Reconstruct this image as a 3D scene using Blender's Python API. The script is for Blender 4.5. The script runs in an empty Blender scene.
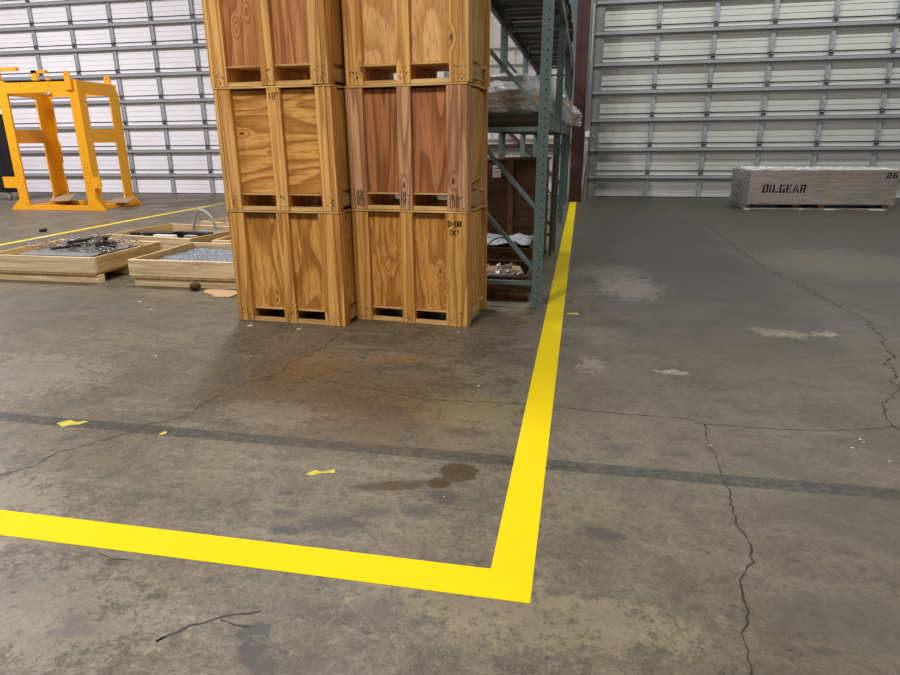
import bpy, bmesh, math, random
from mathutils import Vector, Matrix
random.seed(7)
C = bpy.context.scene.collection
R = math.radians

# ------------------------------------------------------------------ camera
FPX = 635.5
cam_d = bpy.data.cameras.new('camera'); cam = bpy.data.objects.new('camera', cam_d); C.objects.link(cam)
cam_d.sensor_fit = 'HORIZONTAL'; cam_d.sensor_width = 36.0; cam_d.lens = 36.0 * FPX / 900.0
cam_d.clip_start = 0.05; cam_d.clip_end = 200
_p, _r, _y = R(17.3604), R(-0.5593), R(11.5195)
F = Vector((-math.sin(_y)*math.cos(_p), math.cos(_y)*math.cos(_p), -math.sin(_p)))
RX = Vector((math.cos(_y), math.sin(_y), 0)); UP = RX.cross(F)
R2 = math.cos(_r)*RX + math.sin(_r)*UP; U2 = -math.sin(_r)*RX + math.cos(_r)*UP
cam.matrix_world = Matrix(((R2.x, U2.x, -F.x, 0), (R2.y, U2.y, -F.y, 0), (R2.z, U2.z, -F.z, 1.5), (0, 0, 0, 1)))
bpy.context.scene.camera = cam

# ------------------------------------------------------------------ world, lamps, exposure
sc = bpy.context.scene
w = bpy.data.worlds.new('world'); sc.world = w; w.use_nodes = True
w.node_tree.nodes['Background'].inputs[0].default_value = (0.75, 0.85, 1, 1)
w.node_tree.nodes['Background'].inputs[1].default_value = 0.05
sc.view_settings.view_transform = 'Standard'; sc.view_settings.look = 'None'
sc.view_settings.exposure = 0.0; sc.view_settings.gamma = 1.0; sc.view_settings.use_curve_mapping = False

def lamp(x, y, z, power, sx=0.5, sy=1.2, col=(1, 0.96, 0.9)):
    l = bpy.data.lights.new('high_bay_light', 'AREA'); l.shape = 'RECTANGLE'; l.size = sx; l.size_y = sy
    l.energy = power; l.color = col
    o = bpy.data.objects.new('high_bay_light', l); C.objects.link(o); o.location = (x, y, z)
K = 1.0
lamp(-4.2, 8.5, 8.5, 620*K, col=(1, 0.98, 0.96))
lamp(-16.0, 9.5, 8.5, 1750*K, 1.0, 1.6, col=(0.99, 0.95, 1.0))
lamp(-10.5, 0.0, 8.5, 560*K, 1.5, 2.0, col=(1, 0.97, 0.95))
lamp(-3.0, -1.5, 8.5, 700*K, 1.2, 2.0, col=(1, 0.95, 0.89))
lamp(4.5, -2.5, 8.5, 380*K, 1.5, 2.0, col=(1, 0.95, 0.89))
for _x in (1.6, 6.0, 10.4): lamp(_x, 14.9, 8.5, 235*K, 1.6, 0.2, col=(0.97, 1.0, 0.97))
lamp(8.0, 6.0, 8.5, 130*K, 1.0, 1.5, col=(1.0, 1.0, 0.95))

# ------------------------------------------------------------------ node helpers
class NT:
    def __init__(s, name):
        s.m = bpy.data.materials.new(name); s.m.use_nodes = True; s.t = s.m.node_tree
        s.b = s.t.nodes['Principled BSDF']; s.out = s.t.nodes['Material Output']
    def n(s, typ, **kw):
        x = s.t.nodes.new(typ)
        for k, v in kw.items(): setattr(x, k, v)
        return x
    def l(s, a, b): s.t.links.new(a, b)
    def put(s, sock, v):
        if isinstance(v, bpy.types.NodeSocket): s.l(v, sock)
        else: sock.default_value = v
    def math(s, op, a, b=0.0, c=None, clamp=False):
        x = s.n('ShaderNodeMath', operation=op, use_clamp=clamp); s.put(x.inputs[0], a); s.put(x.inputs[1], b)
        if c is not None: s.put(x.inputs[2], c)
        return x.outputs[0]
    def mix(s, f, a, b, mode='MIX'):
        x = s.n('ShaderNodeMix', data_type='RGBA', blend_type=mode); s.put(x.inputs[0], f)
        s.put(x.inputs[6], a if isinstance(a, bpy.types.NodeSocket) else (*a[:3], 1)); s.put(x.inputs[7], b if isinstance(b, bpy.types.NodeSocket) else (*b[:3], 1))
        return x.outputs[2]
    def ramp(s, v, lo, hi):
        x = s.n('ShaderNodeMapRange', interpolation_type='SMOOTHSTEP'); s.put(x.inputs[0], v); x.inputs[1].default_value = lo; x.inputs[2].default_value = hi
        return x.outputs[0]
    def coords(s, scale=(1, 1, 1), rot=(0, 0, 0), rnd=False):
        t = s.n('ShaderNodeTexCoord'); o = t.outputs['Object']
        if rnd:
            oi = s.n('ShaderNodeObjectInfo'); mu = s.n('ShaderNodeVectorMath', operation='SCALE'); 
            cx = s.n('ShaderNodeCombineXYZ'); s.l(oi.outputs['Random'], cx.inputs[0]); s.l(oi.outputs['Random'], cx.inputs[1]); s.l(oi.outputs['Random'], cx.inputs[2])
            s.l(cx.outputs[0], mu.inputs[0]); mu.inputs[3].default_value = 37.0
            ad = s.n('ShaderNodeVectorMath', operation='ADD'); s.l(o, ad.inputs[0]); s.l(mu.outputs[0], ad.inputs[1]); o = ad.outputs[0]
        m = s.n('ShaderNodeMapping'); s.l(o, m.inputs[0]); m.inputs[3].default_value = scale; m.inputs[2].default_value = rot
        return m.outputs[0]
    def noise(s, vec, scale, detail=4, rough=0.55, dist=0.0):
        x = s.n('ShaderNodeTexNoise'); s.l(vec, x.inputs['Vector']); x.inputs['Scale'].default_value = scale
        x.inputs['Detail'].default_value = detail; x.inputs['Roughness'].default_value = rough; x.inputs['Distortion'].default_value = dist
        return x.outputs['Fac']
    def bump(s, h, strength, dist=0.01):
        x = s.n('ShaderNodeBump'); s.l(h, x.inputs['Height']); x.inputs['Strength'].default_value = strength; x.inputs['Distance'].default_value = dist
        s.l(x.outputs[0], s.b.inputs['Normal'])
def lin(r, g, b):
    f = lambda c: ((c/255)/12.92 if c/255 <= 0.04045 else ((c/255+0.055)/1.055)**2.4)
    return (f(r), f(g), f(b))

def plain(name, col, rough=0.6, metal=0.0, var=0.12, scale=8.0, bump=0.05):
    t = NT(name); v = t.coords(); n = t.noise(v, scale, 5)
    t.l(t.mix(n, [c*(1-var) for c in col], [min(1, c*(1+var)) for c in col]), t.b.inputs['Base Color'])
    t.b.inputs['Roughness'].default_value = rough; t.b.inputs['Metallic'].default_value = metal
    if bump: t.bump(t.noise(v, scale*8, 3), bump)
    return t.m

def wood(name, light, dark, grain='z', figure=9.0, contrast=0.75, knots=True, stretch=0.12, rough=0.62, var=0.25, wild=3.2):
    t = NT(name)
    ax = {'x': (stretch, 1, 1), 'y': (1, stretch, 1), 'z': (1, 1, stretch)}[grain]
    v = t.coords(ax, rnd=True); v0 = t.coords((1, 1, 1), rnd=True)
    n = t.noise(v, wild, 1.5, 0.45)                                    # growth-ring field: its contour lines are the figure
    kn = None
    if knots:
        kx = {'x': (.45, 1, 1), 'y': (1, .45, 1), 'z': (1, 1, .45)}[grain]
        vo = t.n('ShaderNodeTexVoronoi', feature='F1'); t.l(t.coords(kx, rnd=True), vo.inputs['Vector']); vo.inputs['Scale'].default_value = 4.8
        kd = vo.outputs['Distance']
        n = t.math('ADD', n, t.math('MULTIPLY', t.ramp(kd, 0.26, 0.0), 0.19))
    b = t.math('FRACT', t.math('MULTIPLY', n, figure))
    line = t.math('MULTIPLY', t.ramp(b, 0.25, 0.85), t.ramp(b, 1.0, 0.9))
    fib = t.noise(t.coords(tuple(a*(0.6 if a < 1 else 1) for a in ax), rnd=True), 48, 4, 0.65)
    col = t.mix(t.math('MULTIPLY', line, min(1, contrast*1.25)), light, dark)
    col = t.mix(t.math('MULTIPLY', t.ramp(fib, 0.45, 0.66), 0.6), col, [c*0.72 for c in dark])
    big = t.noise(v0, 1.3, 3)
    oi = t.n('ShaderNodeObjectInfo')
    hsv = t.n('ShaderNodeHueSaturation'); t.l(col, hsv.inputs['Color']); hsv.inputs['Saturation'].default_value = 1.03
    t.l(t.math('ADD', t.math('MULTIPLY', oi.outputs['Random'], var), t.math('ADD', t.math('MULTIPLY', big, 0.5), 1.03-var/2)), hsv.inputs['Value'])
    col = hsv.outputs[0]
    if knots:
        col = t.mix(t.math('MULTIPLY', t.ramp(kd, 0.095, 0.05), 0.9), col, [c*0.28 for c in dark])
    t.l(col, t.b.inputs['Base Color']); t.b.inputs['Roughness'].default_value = rough
    t.b.inputs['Specular IOR Level'].default_value = 0.25
    t.bump(fib, 0.15, 0.004)
    return t.m

def plastic_wrap(name, tint=(0.85, 0.87, 0.9), clear=0.5, scale=9):
    t = NT(name); v = t.coords((1, 1, 2.2))
    n = t.noise(v, scale, 5, 0.65, 1.2)
    t.put(t.b.inputs['Base Color'], (*tint, 1)); t.b.inputs['Roughness'].default_value = 0.1
    t.b.inputs['Specular IOR Level'].default_value = 0.9
    t.bump(n, 1.0, 0.08)
    tr = t.n('ShaderNodeBsdfTransparent'); mx = t.n('ShaderNodeMixShader')
    t.put(mx.inputs[0], t.math('ADD', t.math('MULTIPLY', t.ramp(n, 0.42, 0.66), 0.5), 0.75-clear, clamp=True))
    t.l(tr.outputs[0], mx.inputs[1]); t.l(t.b.outputs[0], mx.inputs[2]); t.l(mx.outputs[0], t.out.inputs['Surface'])
    return t.m

# ------------------------------------------------------------------ mesh helpers
class MB:
    def __init__(s): s.v = []; s.f = []; s.mi = []; s.cur = 0
    def face(s, pts):
        i = len(s.v); s.v += [tuple(p) for p in pts]; s.f.append(tuple(range(i, i+len(pts)))); s.mi.append(s.cur); return s
    def box(s, x0, x1, y0, y1, z0, z1):
        i = len(s.v)
        s.v += [(x0,y0,z0),(x1,y0,z0),(x1,y1,z0),(x0,y1,z0),(x0,y0,z1),(x1,y0,z1),(x1,y1,z1),(x0,y1,z1)]
        s.f += [tuple(i+k for k in q) for q in ((0,3,2,1),(4,5,6,7),(0,1,5,4),(1,2,6,5),(2,3,7,6),(3,0,4,7))]; s.mi += [s.cur]*6
        return s
    def prism(s, poly, a0, a1, axis='y'):
        "poly in the plane across axis, extruded from a0 to a1"
        def P(u, v, a): return {'y': (u, a, v), 'x': (a, u, v), 'z': (u, v, a)}[axis]
        i = len(s.v); n = len(poly)
        s.v += [P(u, v, a0) for u, v in poly] + [P(u, v, a1) for u, v in poly]
        s.f += [tuple(range(i, i+n)), tuple(range(i+2*n-1, i+n-1, -1))] + [(i+k, i+n+k, i+n+(k+1) % n, i+(k+1) % n) for k in range(n)]
        s.mi += [s.cur]*(n+2); return s
    def bar(s, a, b, wx, wy, up=(0, 0, 1)):
        a, b = Vector(a), Vector(b); d = (b-a).normalized(); u = Vector(up)
        if abs(d.dot(u)) > 0.98: u = Vector((0, 1, 0))
        sx = d.cross(u).normalized()*wx/2; sy = d.cross(sx).normalized()*wy/2
        i = len(s.v)
        for p in (a, b):
            for q in (-sx-sy, sx-sy, sx+sy, -sx+sy): s.v.append(tuple(p+q))
        s.f += [tuple(i+k for k in q) for q in ((0,3,2,1),(4,5,6,7),(0,1,5,4),(1,2,6,5),(2,3,7,6),(3,0,4,7))]; s.mi += [s.cur]*6
        return s
    def tube(s, pts, r, n=8, caps=True):
        pts = [Vector(p) for p in pts]; i = len(s.v); m = len(pts); prev = None
        for k, p in enumerate(pts):
            d = (pts[min(k+1, m-1)] - pts[max(k-1, 0)]).normalized()
            if prev is None:
                u = Vector((0, 0, 1)) if abs(d.z) < 0.9 else Vector((1, 0, 0)); prev = d.cross(u).normalized()
            prev = (prev - d*prev.dot(d)).normalized(); q = d.cross(prev)
            rr = r[k] if isinstance(r, (list, tuple)) else r
            for j in range(n):
                a = 2*math.pi*j/n; s.v.append(tuple(p + prev*rr*math.cos(a) + q*rr*math.sin(a)))
        for k in range(m-1):
            for j in range(n):
                s.f.append((i+k*n+j, i+k*n+(j+1) % n, i+(k+1)*n+(j+1) % n, i+(k+1)*n+j)); s.mi.append(s.cur)
        if caps: s.f += [tuple(i+j for j in range(n-1, -1, -1)), tuple(i+(m-1)*n+j for j in range(n))]; s.mi += [s.cur]*2
        return s
    def disc(s, c, r, ax, n=8):
        "flat disc facing along ax (x or y), at c"
        pts = []
        for j in range(n):
            a = 2*math.pi*j/n; u, v = r*math.cos(a), r*math.sin(a)
            pts.append((c[0]+u, c[1], c[2]+v) if ax == 'y' else (c[0], c[1]+u, c[2]+v))
        return s.face(pts)
    def build(s, name, mats, parent=None, bevel=0.0, smooth=False, loc=(0, 0, 0)):
        me = bpy.data.meshes.new(name); me.from_pydata(s.v, [], s.f)
        if not isinstance(mats, (list, tuple)): mats = [mats]
        for m in mats: me.materials.append(m)
        for p, k in zip(me.polygons, s.mi): p.material_index = k; p.use_smooth = smooth
        bm = bmesh.new(); bm.from_mesh(me); bmesh.ops.recalc_face_normals(bm, faces=bm.faces); bm.to_mesh(me); bm.free()
        o = bpy.data.objects.new(name, me); C.objects.link(o); o.location = loc
        if parent: o.parent = parent
        if bevel:
            b = o.modifiers.new('bevel', 'BEVEL'); b.width = bevel; b.segments = 2; b.limit_method = 'ANGLE'
        return o
def grid(nx, ny, fn):
    s = MB()
    for j in range(ny+1):
        for i in range(nx+1): s.v.append(tuple(fn(i/nx, j/ny)))
    for j in range(ny):
        for i in range(nx):
            a = j*(nx+1)+i; s.f.append((a, a+1, a+nx+2, a+nx+1)); s.mi.append(0)
    return s
def tag(o, label=None, cat=None, group=None, kind=None):
    if label: o['label'] = label
    if cat: o['category'] = cat
    if group: o['group'] = group
    if kind: o['kind'] = kind
    return o
def empty(name, loc=(0, 0, 0), rz=0):
    o = bpy.data.objects.new(name, None); C.objects.link(o); o.location = loc; o.rotation_euler = (0, 0, R(rz)); o.empty_display_size = 0.1
    return o
def sn(x, y=0.0, z=0.0, k=1.0):
    "smooth pseudo-noise for geometry"
    return (math.sin(x*3.1*k+y*1.7+1.3)+math.sin(y*4.3*k-x*2.1+z*2.9)+math.sin(z*3.7*k+x*5.3*k+y*2.2)*0.6+math.sin((x+y-z)*9.1*k)*0.3)/2.9

# ------------------------------------------------------------------ materials
def concrete():
    t = NT('concrete'); v = t.coords()
    n1 = t.noise(v, 0.45, 5, 0.6, 0.4); n2 = t.noise(v, 2.2, 6, 0.65, 0.6); n3 = t.noise(v, 9.0, 6, 0.7); n4 = t.noise(v, 70, 3, 0.7)
    st = t.noise(t.coords((0.5, 3.0, 1), (0, 0, R(8))), 3.0, 5, 0.65)
    sx = t.n('ShaderNodeSeparateXYZ'); t.l(v, sx.inputs[0]); X, Y = sx.outputs[0], sx.outputs[1]
    n5 = t.noise(v, 28.0, 5, 0.75, 0.5); n6 = t.noise(t.coords((1, 1, 1), (0, 0, R(20))), 75.0, 4, 0.8)
    col = t.mix(t.ramp(n1, 0.35, 0.68), lin(108, 99, 82), lin(130, 122, 107))
    col = t.mix(t.math('MULTIPLY', t.ramp(n2, 0.42, 0.62), 0.65), col, lin(84, 77, 64))
    col = t.mix(t.math('MULTIPLY', t.ramp(st, 0.48, 0.72), 0.45), col, lin(152, 146, 134))
    col = t.mix(t.math('MULTIPLY', t.ramp(n3, 0.50, 0.66), 0.75), col, lin(72, 67, 58))
    col = t.mix(t.math('MULTIPLY', t.ramp(n5, 0.50, 0.66), 0.6), col, lin(66, 61, 53))
    col = t.mix(t.math('MULTIPLY', t.ramp(n5, 0.47, 0.32), 0.5), col, lin(158, 150, 134))
    col = t.mix(t.math('MULTIPLY', t.ramp(n6, 0.50, 0.66), 0.6), col, lin(66, 61, 53))
    col = t.mix(t.math('MULTIPLY', t.ramp(n6, 0.47, 0.34), 0.35), col, lin(160, 152, 138))
    # broad tone: the floor right of the yellow line is greyer and darker, most at the back
    aisle = t.ramp(t.math('ADD', X, t.math('MULTIPLY', n2, 0.7)), -0.1, 1.0)
    col = t.mix(t.math('MULTIPLY', aisle, 0.40), col, lin(86, 80, 68))
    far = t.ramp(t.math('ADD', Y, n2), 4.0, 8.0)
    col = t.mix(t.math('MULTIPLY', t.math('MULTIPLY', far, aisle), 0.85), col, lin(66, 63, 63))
    # pock marks and scuffed chips
    vo = t.n('ShaderNodeTexVoronoi', feature='F1'); t.l(t.coords((1, 1.6, 1)), vo.inputs['Vector']); vo.inputs['Scale'].default_value = 9.0
    dn = t.math('ADD', vo.outputs['Distance'], t.math('MULTIPLY', t.math('SUBTRACT', n5, 0.5), 0.5))
    near = t.ramp(Y, 3.2, 1.6)
    col = t.mix(t.math('MULTIPLY', t.math('MULTIPLY', t.ramp(dn, 0.15, 0.09), t.ramp(n2, 0.42, 0.55)), t.math('ADD', t.math('MULTIPLY', near, 0.45), 0.35)), col, lin(56, 53, 50))
    def ell(cx, cy, rx, ry, rot=0, soft=0.5, nz=0.5, nscale=n3):
        c, s_ = math.cos(R(rot)), math.sin(R(rot))
        dx = t.math('SUBTRACT', X, cx); dy = t.math('SUBTRACT', Y, cy)
        u = t.math('MULTIPLY', t.math('ADD', t.math('MULTIPLY', dx, c), t.math('MULTIPLY', dy, s_)), 1/rx)
        w_ = t.math('MULTIPLY', t.math('SUBTRACT', t.math('MULTIPLY', dy, c), t.math('MULTIPLY', dx, s_)), 1/ry)
        d = t.math('ADD', t.math('MULTIPLY', u, u), t.math('MULTIPLY', w_, w_))
        d = t.math('ADD', d, t.math('ADD', t.math('MULTIPLY', t.math('SUBTRACT', n3, 0.5), nz*9), t.math('ADD', t.math('MULTIPLY', t.math('SUBTRACT', n5, 0.5), nz*8), t.math('MULTIPLY', t.math('SUBTRACT', n6, 0.5), nz*4))))
        return t.ramp(d, 1+soft, 1-soft)
    # the dark control joint across the floor
    jy = t.math('ABSOLUTE', t.math('SUBTRACT', t.math('SUBTRACT', Y, 2.775), t.math('MULTIPLY', t.math('SUBTRACT', n2, 0.5), 0.03)))
    jm = t.ramp(t.math('ADD', jy, t.math('MULTIPLY', t.math('SUBTRACT', n3, 0.5), 0.035)), 0.058, 0.042)
    jm = t.math('MULTIPLY', jm, t.math('SUBTRACT', 1.0, t.math('MULTIPLY', t.ramp(n5, 0.45, 0.62), 0.75)))
    col = t.mix(t.math('MULTIPLY', jm, 0.95), col, lin(44, 44, 38))
    dark = lin(62, 60, 60)
    for (cx, cy, rx, ry, rot, a, cc) in (
        (-0.91, 2.12, .10, .045, 10, .8, dark), (-0.80, 2.215, .06, .03, 0, .6, dark), (-0.53, 2.40, .045, .04, 0, .8, dark),
        (-0.60, 2.265, .05, .035, 0, .6, dark), (-0.55, 3.05, .13, .05, -4, .7, dark), (-0.98, 3.0, .12, .07, 0, .3, lin(92, 80, 62)),
        (-1.12, 2.03, .04, .02, 0, .8, dark), (-1.56, 1.44, .04, .02, 0, .9, dark), (-1.52, 1.40, .05, .02, 20, .8, dark),
        (-0.96, 1.49, .035, .04, 30, .9, dark), (-0.92, 1.43, .03, .035, 40, .8, dark), (-0.85, 1.37, .03, .04, 40, .8, dark),
        (-0.58, 1.70, .055, .045, 30, .8, lin(84, 80, 76)), (-0.89, 1.63, .04, .03, 0, .5, lin(84, 80, 76)), (-0.72, 1.41, .03, .02, 0, .7, lin(84, 80, 76)),
        (-1.90, 1.55, .03, .02, 0, .7, dark), (-1.15, 2.15, .04, .02, 0, .7, dark), (-1.22, 2.30, .03, .015, 0, .8, dark),
        (0.60, 4.2, .08, .05, 0, .6, dark), (1.0, 2.95, .06, .04, 0, .5, dark), (0.85, 3.05, .05, .03, 0, .5, dark),
        (0.15, 2.245, .055, .028, -10, .7, lin(62, 60, 56)), (0.09, 2.29, .03, .02, 0, .5, dark), (0.07, 2.40, .2, .1, 0, .25, lin(120, 112, 78)), (1.3, 2.55, .35, .2, 0, .3, dark), (.95, 1.9, .25, .12, 0, .3, lin(70, 74, 74)), (-.1, 1.75, .5, .12, 0, .3, lin(160, 148, 118)),
        (-1.3, 3.35, 1.0, .5, -12, .35, lin(112, 92, 62)), (-1.75, 3.9, .25, .3, 0, .3, lin(146, 106, 58)), (-1.22, 4.15, .22, .08, 0, .4, lin(150, 118, 66)),
        (-0.55, 3.35, .35, .22, 0, .4, lin(128, 120, 84)), (-1.7, 3.1, .3, .16, 0, .35, lin(150, 143, 130)),
        (0.55, 6.7, .30, .5, 0, .42, lin(172, 168, 162)), (0.35, 7.5, .4, .5, 0, .35, lin(150, 148, 142)),
        (1.62, 5.25, .22, .10, -15, .55, lin(176, 168, 150)), (1.95, 5.3, .06, .05, 0, .6, lin(190, 184, 170)), (0.66, 4.2, .07, .035, 0, .7, lin(196, 190, 176)),
        (0.12, 4.25, .07, .1, 0, .6, lin(176, 172, 160)), (-1.65, 1.73, .03, .018, 0, .8, dark), (-1.89, 1.58, .02, .012, 0, .7, dark), (-1.44, 1.53, .02, .015, 0, .7, dark), (0.24, 3.0, .06, .03, 0, .7, dark), (0.54, 3.0, .035, .03, 0, .7, dark), (-0.02, 1.87, .022, .016, 0, .5, dark), (0.8, 1.75, .03, .012, 0, .6, dark), (-2.6, 1.9, .5, .3, 10, .35, lin(160, 152, 138)), (-1.9, 1.45, .6, .25, 0, .3, lin(158, 152, 144)),
        (-3.6, 3.4, .5, .4, 0, .3, lin(160, 154, 144)), (0.25, 3.8, .5, .8, 0, .3, lin(122, 114, 98)),
        (-5.5, 5.0, 2.5, .5, 0, .3, lin(90, 88, 84)), (3.2, 8.5, .9, 1.0, 0, .35, lin(130, 124, 104)), (0.5, 10.5, .6, 1.6, 0, .35, lin(70, 70, 68))):
        col = t.mix(t.math('MULTIPLY', ell(cx, cy, rx*(1.25 if rx < .11 else 1), ry*(1.25 if rx < .11 else 1), rot, 0.4, 1.15 if rx < .11 else 0.6), min(1, a*1.1)), col, cc)
    # wet brown puddle with its tail
    wet = t.math('MAXIMUM', ell(-0.50, 2.62, .085, .10, 10, .10, .30), t.math('MAXIMUM', ell(-0.57, 2.51, .06, .05, 10, .12, .3), t.math('MULTIPLY', ell(-0.75, 2.455, .19, .042, 16, .4, .5), 0.85)))
    col = t.mix(t.math('MULTIPLY', wet, 0.72), col, lin(66, 54, 36))
    col = t.mix(1.0, col, (0.80, 0.765, 0.70), 'MULTIPLY')
    t.l(col, t.b.inputs['Base Color'])
    ro = t.math('ADD', t.math('MULTIPLY', n2, 0.25), 0.36)
    ro = t.math('SUBTRACT', ro, t.math('MULTIPLY', wet, 0.22), clamp=True)
    t.l(ro, t.b.inputs['Roughness']); t.b.inputs['Specular IOR Level'].default_value = 0.45
    t.bump(t.math('ADD', n3, t.math('MULTIPLY', n4, 0.5)), 0.12, 0.006)
    return t.m
M = {}
M['concrete'] = concrete()
M['crack'] = plain('crack_dark', lin(48, 44, 40), 0.95)
M['old_yellow'] = plain('worn_yellow_paint', lin(190, 178, 60), 0.7, var=0.3, scale=30)
M['scuff'] = plain('rubber_scuff', lin(58, 54, 52), 0.8, var=0.3, scale=40)
M['white_speck'] = plain('white_speck', lin(205, 200, 190), 0.8)
def tape_mat():
    t = NT('yellow_tape'); v = t.coords(); n = t.noise(v, 3, 4); d = t.noise(t.coords((8, 1, 1)), 12, 4)
    col = t.mix(n, lin(222, 196, 0), lin(228, 202, 2))
    col = t.mix(t.math('MULTIPLY', t.ramp(d, 0.6, 0.85), 0.35), col, lin(200, 180, 20))
    t.l(col, t.b.inputs['Base Color']); t.b.inputs['Roughness'].default_value = 0.65; t.b.inputs['Specular IOR Level'].default_value = 0.12
    return t.m
M['tape'] = tape_mat()
t_ = NT('far_tape'); v_ = t_.coords(); n_ = t_.noise(v_, 1.3, 3)
t_.l(t_.mix(t_.ramp(n_, 0.5, 0.62), lin(232, 208, 30), lin(222, 216, 150)), t_.b.inputs['Base Color']); M['far_tape'] = t_.m
M['door_white'] = plain('door_white', lin(238, 235, 238), 0.5, var=0.05, scale=1.5, bump=0.02)
M['galv'] = plain('galvanised_steel', lin(154, 156, 159), 0.5, 0.0, var=0.15, scale=6)
M['galv_dark'] = plain('dull_galvanised_steel', lin(128, 129, 126), 0.5, 0.0, var=0.2, scale=9)
M['hinge'] = plain('hinge_steel', lin(92, 94, 98), 0.5, 0.6)
M['door_white_dim'] = plain('dimmed_door_white', lin(198, 198, 195), 0.5, var=0.07, scale=1.5, bump=0.02)  # door white darkened: the right door's dimmer light is put into its colour
M['wall'] = plain('wall_metal', lin(214, 208, 200), 0.55, var=0.06, scale=1.0)
M['shell'] = plain('shell_panel', lin(140, 140, 136), 0.8, var=0.05, scale=0.6)
M['ceil'] = plain('ceiling_panel', lin(140, 140, 140), 0.9, var=0.05, scale=0.6)
M['rust_red'] = plain('red_oxide_paint', lin(66, 36, 31), 0.5, var=0.2, scale=5)
M['seal'] = plain('rubber_seal', lin(40, 38, 38), 0.7)
M['pvc'] = plain('conduit_grey', lin(168, 168, 166), 0.45)
M['white_box'] = plain('white_plastic', lin(225, 225, 222), 0.4)
M['fr_yellow'] = plain('frame_yellow_paint', lin(240, 166, 22), 0.42, var=0.06, scale=2)
M['hole'] = plain('dark_hole', lin(34, 24, 12), 0.9)
M['black'] = plain('black_paint', lin(24, 22, 26), 0.45)
M['rack'] = plain('rack_green_paint', lin(92, 112, 112), 0.42, 0.0, var=0.15, scale=10)
M['rack_hole'] = plain('rack_hole', lin(16, 20, 20), 0.9)
M['rack_dark'] = plain('rack_dark_steel', lin(70, 71, 69), 0.5, 0.2, var=0.3, scale=6)
M['mesh_deck'] = plain('deck_steel', lin(110, 110, 108), 0.45, 0.6, var=0.3)
M['ink'] = plain('black_ink', lin(28, 24, 24), 0.8)
M['brown_ink'] = plain('faded_ink', lin(74, 50, 34), 0.8)
M['lead'] = plain('grey_sheet', lin(128, 126, 128), 0.6, 0.1, var=0.2, scale=14)
M['junk'] = plain('dirty_steel', lin(142, 136, 134), 0.4, 0.5, var=0.5, scale=25)
M['darkjunk'] = plain('dark_steel', lin(48, 46, 50), 0.4, 0.4, var=0.3, scale=15)
M['silver'] = plain('bright_fitting', lin(210, 208, 206), 0.22, 0.8, var=0.2, scale=30)
M['card'] = plain('cardboard', lin(176, 146, 110), 0.85, var=0.1, scale=8)
M['carddark'] = plain('kraft_board', lin(140, 116, 88), 0.85, var=0.1, scale=8)
M['paper'] = plain('paper_label', lin(206, 206, 210), 0.7)
M['wrap'] = plastic_wrap('stretch_wrap', (0.9, 0.92, 0.95), clear=0.32, scale=7)
M['wrap_dark'] = plastic_wrap('grey_stretch_wrap', (0.34, 0.35, 0.37), 0.3, 7)
M['sheet'] = plastic_wrap('poly_sheet', (0.62, 0.66, 0.74), 0.1, 16)
PINE = lin(206, 150, 76); PINED = lin(158, 98, 38)
M['post_a'] = wood('post_pine', lin(208, 164, 104), lin(168, 118, 64), figure=7, contrast=0.75, stretch=0.05, wild=7)
M['post_y'] = wood('post_yellow_pine', lin(204, 158, 94), lin(166, 112, 58), figure=7, contrast=0.75, stretch=0.05, wild=7)
M['post_r'] = wood('post_pinkish_pine', lin(192, 150, 112), lin(146, 102, 72), figure=7, contrast=0.75, stretch=0.05, wild=7)
M['ply_red'] = wood('plywood_red', lin(186, 130, 88), lin(138, 84, 50), figure=14, contrast=0.7, stretch=0.10)
M['ply_redd'] = wood('plywood_dark_red', lin(164, 110, 74), lin(120, 72, 44), figure=14, contrast=0.7, stretch=0.08)
M['ply_tan'] = wood('plywood_tan', lin(212, 168, 116), lin(174, 124, 76), figure=8, contrast=0.55, stretch=0.30, wild=2.4)
M['ply_h'] = wood('plywood_cross_grain', lin(208, 160, 94), lin(156, 102, 50), grain='x', figure=10, contrast=0.7, stretch=0.16, wild=3.6)
M['ply_o'] = wood('plywood_orange', lin(204, 152, 86), lin(142, 92, 42), figure=8, contrast=0.62, stretch=0.22)
M['ply_o2'] = wood('plywood_amber', lin(198, 144, 82), lin(146, 94, 44), figure=13, contrast=0.6, stretch=0.22)
M['ply_side'] = wood('plywood_side', lin(192, 150, 88), lin(154, 108, 54), figure=8, contrast=0.5, stretch=0.12)
M['rail'] = wood('rail_pine', lin(206, 170, 116), lin(170, 130, 78), grain='x', contrast=0.4, knots=False)
M['tray'] = wood('tray_pine', lin(212, 192, 158), lin(174, 150, 114), grain='x', figure=6, contrast=0.45, stretch=0.06, wild=6)
M['tray_y'] = wood('tray_pine_side', lin(178, 150, 104), lin(138, 108, 68), grain='y', figure=6, contrast=0.45, stretch=0.06, wild=6)
M['old_wood'] = wood('old_brown_board', lin(76, 54, 36), lin(50, 33, 22), grain='x', contrast=0.5)
M['old_wood_z'] = wood('old_brown_batten', lin(98, 72, 46), lin(66, 46, 28), contrast=0.5)
M['grey_wood'] = wood('weathered_grey_plywood', lin(172, 163, 157), lin(138, 130, 124), grain='x', figure=9, contrast=0.35, stretch=0.1, knots=False)

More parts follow.
